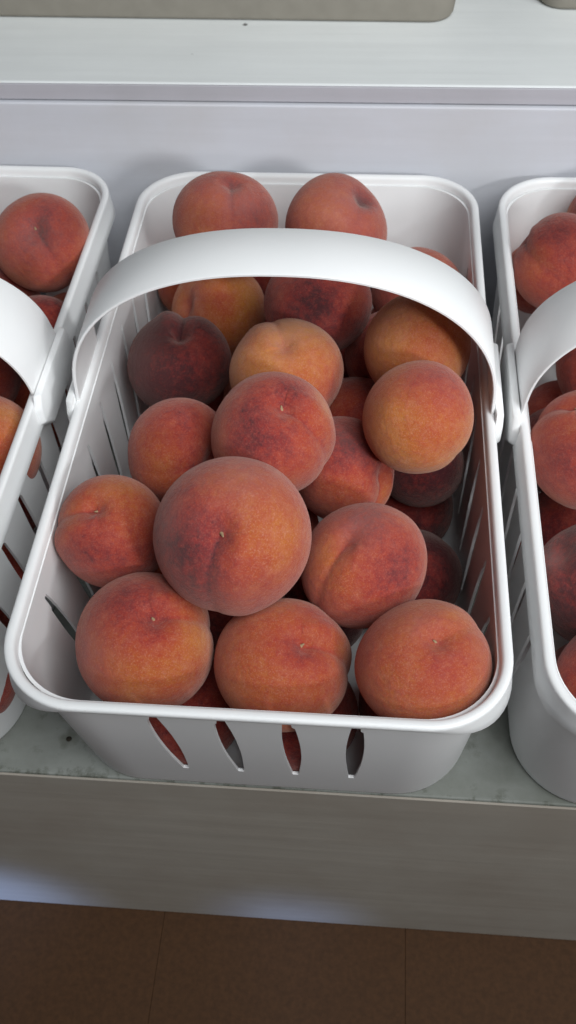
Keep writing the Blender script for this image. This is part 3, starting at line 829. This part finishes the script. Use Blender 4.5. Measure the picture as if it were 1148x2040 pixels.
    ('L', 'shaded peach in the lower layer of the left basket', (-0.2511, 0.0069, -0.0565), 0.0313, (-0.136, 0.981, 0.136), (-0.890, -0.061, -0.452), 0.74, (0.1, 0.04, 0.02, 0), [(0.77, -0.63, 0.1, 0.8, -0.15), (-0.09, -0.61, 0.78, 0.8, -0.15)], (0.0, [])),
    ('L', 'shaded peach in the lower layer of the left basket', (-0.2491, 0.1580, -0.0416), 0.0314, (-0.613, 0.782, -0.113), (-0.146, 0.028, 0.989), 0.69, (0.1, 0.04, 0.02, 0), [(0.63, 0.56, -0.55, 0.8, -0.22), (-0.62, 0.77, -0.17, 0.8, -0.15)], (0.0, [])),
    ('L', 'shaded peach in the lower layer of the left basket', (-0.1642, 0.0809, -0.0438), 0.0262, (-0.338, 0.898, 0.282), (0.929, 0.269, 0.255), 0.81, (0.1, 0.04, 0.02, 0), [(-0.7, -0.59, -0.4, 0.8, -0.15), (0.89, 0.14, 0.44, 0.8, 0.2)], (0.0, [])),
    ('R', 'dark red creased peach in the back left corner of the right basket', (0.1601, 0.1186, -0.0055), 0.0298, (-0.827, 0.409, 0.386), (-0.280, -0.895, 0.348), 0.66, (0.1, 0.06, 0.03, 0), [(0.52, 0.68, 0.51, 0.58, 0.15), (0.87, -0.06, 0.49, 0.44, -0.2)], (0.048, [])),
    ('R', 'peach with a yellow edge at the back, cut off by the right of the photo', (0.1996, 0.1645, -0.0092), 0.0318, (0.117, 0.005, -0.993), (0.202, -0.979, 0.019), 0.76, (0.1, 0.03, 0.02, 0), [(-0.15, 0.95, 0.26, 0.5, -0.8), (-0.38, 0.92, -0.06, 0.41, -0.6)], (0.024, [])),
    ('R', 'pink peach just behind the handle of the right basket', (0.1968, 0.1319, -0.0725), 0.0315, (0.922, 0.250, -0.296), (-0.381, 0.448, -0.809), 0.58, (0.1, 0.03, 0.02, 0), [(0.52, -0.67, 0.53, 0.8, 0.2), (0.88, 0.1, -0.47, 0.8, -0.22)], (0.024, [])),
    ('R', 'large red creased peach in front of the handle of the right basket', (0.1642, -0.0329, -0.0113), 0.0334, (-0.447, 0.239, 0.862), (-0.804, 0.316, -0.504), 0.56, (0.11, 0.07, 0.02, 1), [(0.02, 0.92, 0.39, 0.54, 0.2), (0.28, -0.01, 0.96, 0.38, 0.05)], (0.048, [])),
    ('R', 'dark purple peach with whitish marks at the front of the right basket', (0.1686, -0.0910, -0.0493), 0.0329, (-0.717, 0.107, 0.689), (-0.102, -0.994, 0.047), 0.98, (0.08, 0.03, 0.02, 0), [(0.04, -0.08, 1.0, 0.33, -0.12)], (0.02, [(0.08, -0.18, 0.98, 0.24, 0.22)])),
    ('R', 'shaded maroon peach low in the front corner of the right basket', (0.1728, -0.1296, -0.0980), 0.0304, (-0.559, 0.006, -0.829), (-0.448, 0.839, 0.308), 0.85, (0.1, 0.03, 0.02, 0), [(-0.58, 0.8, -0.15, 0.8, 0.2), (0.64, 0.77, -0.09, 0.8, -0.15)], (0.024, [])),
    ('R', 'dim peach in the gap under the handle of the right basket', (0.1757, 0.0713, -0.0984), 0.0300, (-0.609, 0.243, -0.755), (0.788, 0.294, -0.541), 0.68, (0.1, 0.03, 0.02, 0), [(0.38, 0.91, -0.15, 0.8, -0.15), (0.92, -0.39, 0.11, 0.8, -0.15)], (0.024, [])),
    ('R', 'shaded peach in the lower layer of the right basket', (0.1950, -0.1505, -0.0975), 0.0298, (0.761, 0.642, -0.091), (0.321, -0.494, -0.808), 0.65, (0.1, 0.04, 0.02, 0), [(-0.83, -0.46, 0.3, 0.8, -0.22), (-0.69, -0.5, -0.53, 0.8, -0.15)], (0.0, [])),
    ('R', 'shaded peach in the lower layer of the right basket', (0.2553, -0.1505, -0.0975), 0.0298, (0.390, 0.920, -0.040), (0.728, -0.282, 0.625), 0.75, (0.1, 0.04, 0.02, 0), [(-0.1, -0.95, 0.3, 0.8, -0.15), (0.63, 0.05, 0.78, 0.8, -0.22)], (0.0, [])),
    ('R', 'shaded peach in the lower layer of the right basket', (0.3120, -0.1410, -0.0985), 0.0285, (-0.225, 0.901, -0.372), (0.878, 0.353, 0.324), 0.76, (0.1, 0.04, 0.02, 0), [(0.48, -0.88, 0.04, 0.8, -0.15), (-0.11, -0.33, -0.94, 0.8, -0.15)], (0.0, [])),
    ('R', 'shaded peach in the lower layer of the right basket', (0.2217, 0.0303, -0.0958), 0.0325, (-0.487, 0.144, -0.862), (0.632, 0.739, -0.233), 0.67, (0.1, 0.04, 0.02, 0), [(-0.54, -0.75, -0.37, 0.8, -0.22), (0.3, 0.55, -0.78, 0.8, -0.22)], (0.0, [])),
    ('R', 'shaded peach in the lower layer of the right basket', (0.1647, -0.0268, -0.0974), 0.0310, (0.787, -0.089, -0.610), (-0.516, -0.636, -0.574), 0.74, (0.1, 0.04, 0.02, 0), [(0.36, 0.07, -0.93, 0.8, 0.2), (0.12, 0.79, -0.6, 0.8, 0.2)], (0.0, [])),
    ('R', 'shaded peach in the lower layer of the right basket', (0.2316, -0.0304, -0.0988), 0.0295, (-0.568, 0.277, -0.775), (0.497, -0.635, -0.592), 0.72, (0.1, 0.04, 0.02, 0), [(-0.42, -0.76, -0.49, 0.8, -0.15), (-0.89, 0.19, -0.41, 0.8, 0.2)], (0.0, [])),
    ('R', 'shaded peach in the lower layer of the right basket', (0.2399, -0.0943, -0.0878), 0.0319, (0.841, -0.204, -0.502), (0.539, 0.228, 0.811), 0.65, (0.1, 0.04, 0.02, 0), [(-0.7, -0.47, 0.54, 0.8, 0.2), (-0.56, -0.02, 0.83, 0.8, -0.22)], (0.0, [])),
    ('R', 'shaded peach in the lower layer of the right basket', (0.2472, 0.0914, -0.0976), 0.0304, (0.564, 0.798, 0.212), (-0.288, 0.430, -0.856), 0.76, (0.1, 0.04, 0.02, 0), [(0.3, -0.95, 0.12, 0.8, 0.2), (-0.86, -0.46, -0.23, 0.8, 0.2)], (0.0, [])),
    ('R', 'shaded peach in the lower layer of the right basket', (0.1906, 0.0630, -0.0417), 0.0313, (0.676, -0.083, -0.732), (-0.143, -0.990, -0.019), 0.71, (0.1, 0.04, 0.02, 0), [(-0.31, -0.94, -0.16, 0.8, -0.15), (0.46, -0.19, 0.87, 0.8, -0.15)], (0.0, [])),
    ('R', 'shaded peach in the lower layer of the right basket', (0.2351, -0.1435, -0.0421), 0.0319, (0.829, -0.260, -0.495), (-0.028, 0.865, -0.502), 0.84, (0.1, 0.04, 0.02, 0), [(0.12, 0.83, 0.55, 0.8, -0.22), (0.19, 0.98, 0.1, 0.8, -0.22)], (0.0, [])),
    ('R', 'shaded peach in the lower layer of the right basket', (0.2455, 0.0927, -0.0368), 0.0334, (0.949, 0.295, -0.114), (0.205, -0.300, 0.932), 0.88, (0.1, 0.04, 0.02, 0), [(0.29, 0.07, -0.96, 0.8, -0.15), (-0.14, -0.99, -0.08, 0.8, 0.2)], (0.0, [])),
    ('R', 'shaded peach in the lower layer of the right basket', (0.2121, -0.0020, -0.0443), 0.0311, (-0.531, 0.240, -0.813), (-0.782, -0.508, 0.361), 0.89, (0.1, 0.04, 0.02, 0), [(0.31, 0.8, 0.51, 0.8, -0.15), (0.08, -0.04, 1.0, 0.8, -0.15)], (0.0, [])),
    ('R', 'shaded peach in the lower layer of the right basket', (0.1694, -0.1574, -0.0407), 0.0326, (0.936, 0.236, -0.261), (0.184, 0.303, 0.935), 0.84, (0.1, 0.04, 0.02, 0), [(0.36, 0.39, 0.85, 0.8, -0.15), (0.24, 0.54, -0.81, 0.8, -0.22)], (0.0, [])),
    ('R', 'shaded peach in the lower layer of the right basket', (0.2430, -0.0571, -0.0417), 0.0299, (-0.519, 0.295, -0.802), (0.240, 0.951, 0.194), 0.62, (0.1, 0.04, 0.02, 0), [(0.38, 0.2, 0.9, 0.8, -0.15), (-0.97, -0.19, -0.12, 0.8, -0.22)], (0.0, [])),
    ('R', 'shaded peach in the lower layer of the right basket', (0.2472, 0.1552, -0.0501), 0.0311, (0.886, 0.461, 0.049), (0.456, -0.885, 0.091), 0.60, (0.1, 0.04, 0.02, 0), [(0.98, 0.04, -0.19, 0.8, -0.15), (-0.94, 0.34, -0.07, 0.8, 0.2)], (0.0, [])),
    ('R', 'shaded peach in the lower layer of the right basket', (0.1606, 0.0208, -0.0701), 0.0261, (0.894, 0.411, -0.176), (-0.238, 0.771, 0.591), 0.84, (0.1, 0.04, 0.02, 0), [(0.43, -0.9, 0.06, 0.8, 0.2), (-0.89, -0.45, 0.03, 0.8, 0.2)], (0.0, [])),
    ('R', 'shaded peach in the lower layer of the right basket', (0.1575, 0.1610, -0.0490), 0.0248, (-0.341, 0.093, -0.935), (-0.936, -0.126, 0.329), 0.63, (0.1, 0.04, 0.02, 0), [(0.57, 0.65, 0.5, 0.8, -0.15), (0.06, -0.12, -0.99, 0.8, -0.22)], (0.0, [])),
    ('R', 'shaded peach in the lower layer of the right basket', (0.1873, -0.0781, -0.1035), 0.0242, (0.734, 0.678, -0.035), (0.678, -0.730, 0.088), 0.81, (0.1, 0.04, 0.02, 0), [(0.49, -0.84, -0.25, 0.8, 0.2), (-0.88, 0.06, 0.48, 0.8, -0.15)], (0.0, [])),
]


NT, NP = 60, 88
TH = np.linspace(0, math.pi, NT + 1)
PH = np.linspace(0, 2 * math.pi, NP, endpoint=False)


def peach_mesh(seed, base, shape, patches, bloom):
    rg = np.random.default_rng(seed)
    cav, sut, tip = shape[:3]
    th = TH[1:-1][:, None]
    ph = PH[None, :]
    st, ct = np.sin(th), np.cos(th)
    d = np.stack([st * np.cos(ph), st * np.sin(ph), ct * np.ones_like(ph)], -1).reshape(-1, 3)
    d = np.vstack([[0, 0, 1], d, [0, 0, -1]])
    ang = np.arccos(np.clip(d[:, 2], -1, 1))
    az = np.arctan2(d[:, 1], d[:, 0])
    sth = np.sin(ang)
    wig = 0.05 * np.sin(ang * 2.3 + rg.uniform(0, 6))
    dist = sth * (az - wig)
    front = np.cos(az) > -0.2
    fade = np.clip(1.15 - ang / 2.3, 0.12, 1) * np.clip(ang / 0.15, 0, 1)
    r = np.ones(len(d))
    r -= cav * 1.1 * np.exp(-(ang / 0.20) ** 2) + cav * 0.75 * np.exp(-(ang / 0.46) ** 2)
    r -= front * fade * sut * (0.50 * np.exp(-(dist / 0.065) ** 2) + 0.75 * np.exp(-(dist / 0.24) ** 2))
    # one cheek swells a little beside the crease
    r += front * fade * sut * 0.7 * np.exp(-((dist - 0.33) / 0.22) ** 2)
    back = np.abs(np.pi - np.abs(az)) * sth
    r -= (~front) * fade * 0.012 * np.exp(-(back / 0.2) ** 2)
    r += tip * np.exp(-((math.pi - ang) / 0.22) ** 2)
    for k in range(7):
        v = rg.normal(size=3)
        v /= np.linalg.norm(v)
        r += rg.uniform(0.004, 0.013) * np.sin((d @ v) * rg.uniform(2.0, 4.6) + rg.uniform(0, 6))
    for k in range(3):                                # a faint flattened or bruised place
        v = rg.normal(size=3)
        v /= np.linalg.norm(v)
        r -= rg.uniform(0.006, 0.016) * np.exp(-(np.arccos(np.clip(d @ v, -1, 1)) / 0.35) ** 2)
    co = d * r[:, None] * np.array([1.0 + rg.uniform(-0.03, 0.035), 1.0 + rg.uniform(-0.045, 0.02), 0.965 + rg.uniform(-0.03, 0.035)])
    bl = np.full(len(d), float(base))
    for x, y, z, s, dl in patches:
        v = np.array([x, y, z], float)
        v /= np.linalg.norm(v)
        bl += dl * np.exp(-(np.arccos(np.clip(d @ v, -1, 1)) / s) ** 2)
    bl += front * fade * 0.15 * np.exp(-(dist / 0.035) ** 2) * (sut > 0.04)
    bl += 0.05 * np.exp(-(ang / 0.10) ** 2)
    du = np.full(len(d), float(bloom[0]))
    for x, y, z, s, dl in bloom[1]:
        v = np.array([x, y, z], float)
        v /= np.linalg.norm(v)
        du += dl * np.exp(-(np.arccos(np.clip(d @ v, -1, 1)) / s) ** 2)
    nv = len(d)
    faces = []
    for j in range(NP):
        faces.append((0, 1 + j, 1 + (j + 1) % NP))
    for i in range(NT - 2):
        b0 = 1 + i * NP
        for j in range(NP):
            j2 = (j + 1) % NP
            faces.append((b0 + j, b0 + NP + j, b0 + NP + j2, b0 + j2))
    b0 = 1 + (NT - 2) * NP
    for j in range(NP):
        faces.append((b0 + j, nv - 1, b0 + (j + 1) % NP))
    me = bpy.data.meshes.new('peach')
    me.from_pydata(co.tolist(), [], faces)
    at = me.attributes.new('blush', 'FLOAT', 'POINT')
    at.data.foreach_set('value', bl.astype(np.float32))
    at = me.attributes.new('bloom', 'FLOAT', 'POINT')
    at.data.foreach_set('value', du.astype(np.float32))
    me.polygons.foreach_set('use_smooth', np.ones(len(me.polygons), dtype=bool))
    me.materials.append(PEACH)
    me.update()
    return me, float(co[0, 2])


def stem_mesh(seed):
    rg = random.Random(seed)
    bm = bmesh.new()
    rings = []
    lean = (rg.uniform(-0.02, 0.02), rg.uniform(-0.02, 0.02))
    for k, (rad, z) in enumerate([(0.030, -0.02), (0.022, 0.004), (0.015, 0.014), (0.014, 0.026), (0.007, 0.031)]):
        rings.append([bm.verts.new((lean[0] * k * .6 + rad * math.cos(a) * rg.uniform(.85, 1.15), lean[1] * k * .6 + rad * math.sin(a) * rg.uniform(.85, 1.15), z))
                      for a in [2 * math.pi * i / 9 for i in range(9)]])
    for a, b in zip(rings[:-1], rings[1:]):
        for i in range(9):
            bm.faces.new((a[i], a[(i + 1) % 9], b[(i + 1) % 9], b[i]))
    bm.faces.new(rings[-1])
    me = bpy.data.meshes.new('stem')
    bm.to_mesh(me)
    bm.free()
    for p in me.polygons:
        p.use_smooth = True
    me.materials.append(STEM)
    return me


STEMS = [stem_mesh(i) for i in range(4)]
GROUPS = {'C': 'peaches in the middle basket', 'L': 'peaches in the left basket', 'R': 'peaches in the right basket'}
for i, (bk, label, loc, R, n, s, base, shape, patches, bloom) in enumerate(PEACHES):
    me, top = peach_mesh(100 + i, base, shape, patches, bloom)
    o = bpy.data.objects.new('peach', me)
    col.objects.link(o)
    n = Vector(n).normalized()
    s = Vector(s)
    s = (s - n * s.dot(n)).normalized()
    y = n.cross(s)
    M = Matrix((s, y, n)).transposed().to_4x4()
    o.matrix_world = Matrix.Translation(Vector(loc)) @ M @ Matrix.Scale(R * 1.01, 4)
    o['label'] = label
    o['category'] = 'peach'
    o['group'] = GROUPS[bk]
    if shape[3]:
        st = bpy.data.objects.new('stem', STEMS[i % 4])
        col.objects.link(st)
        st.parent = o
        st.location = (0, 0, top)
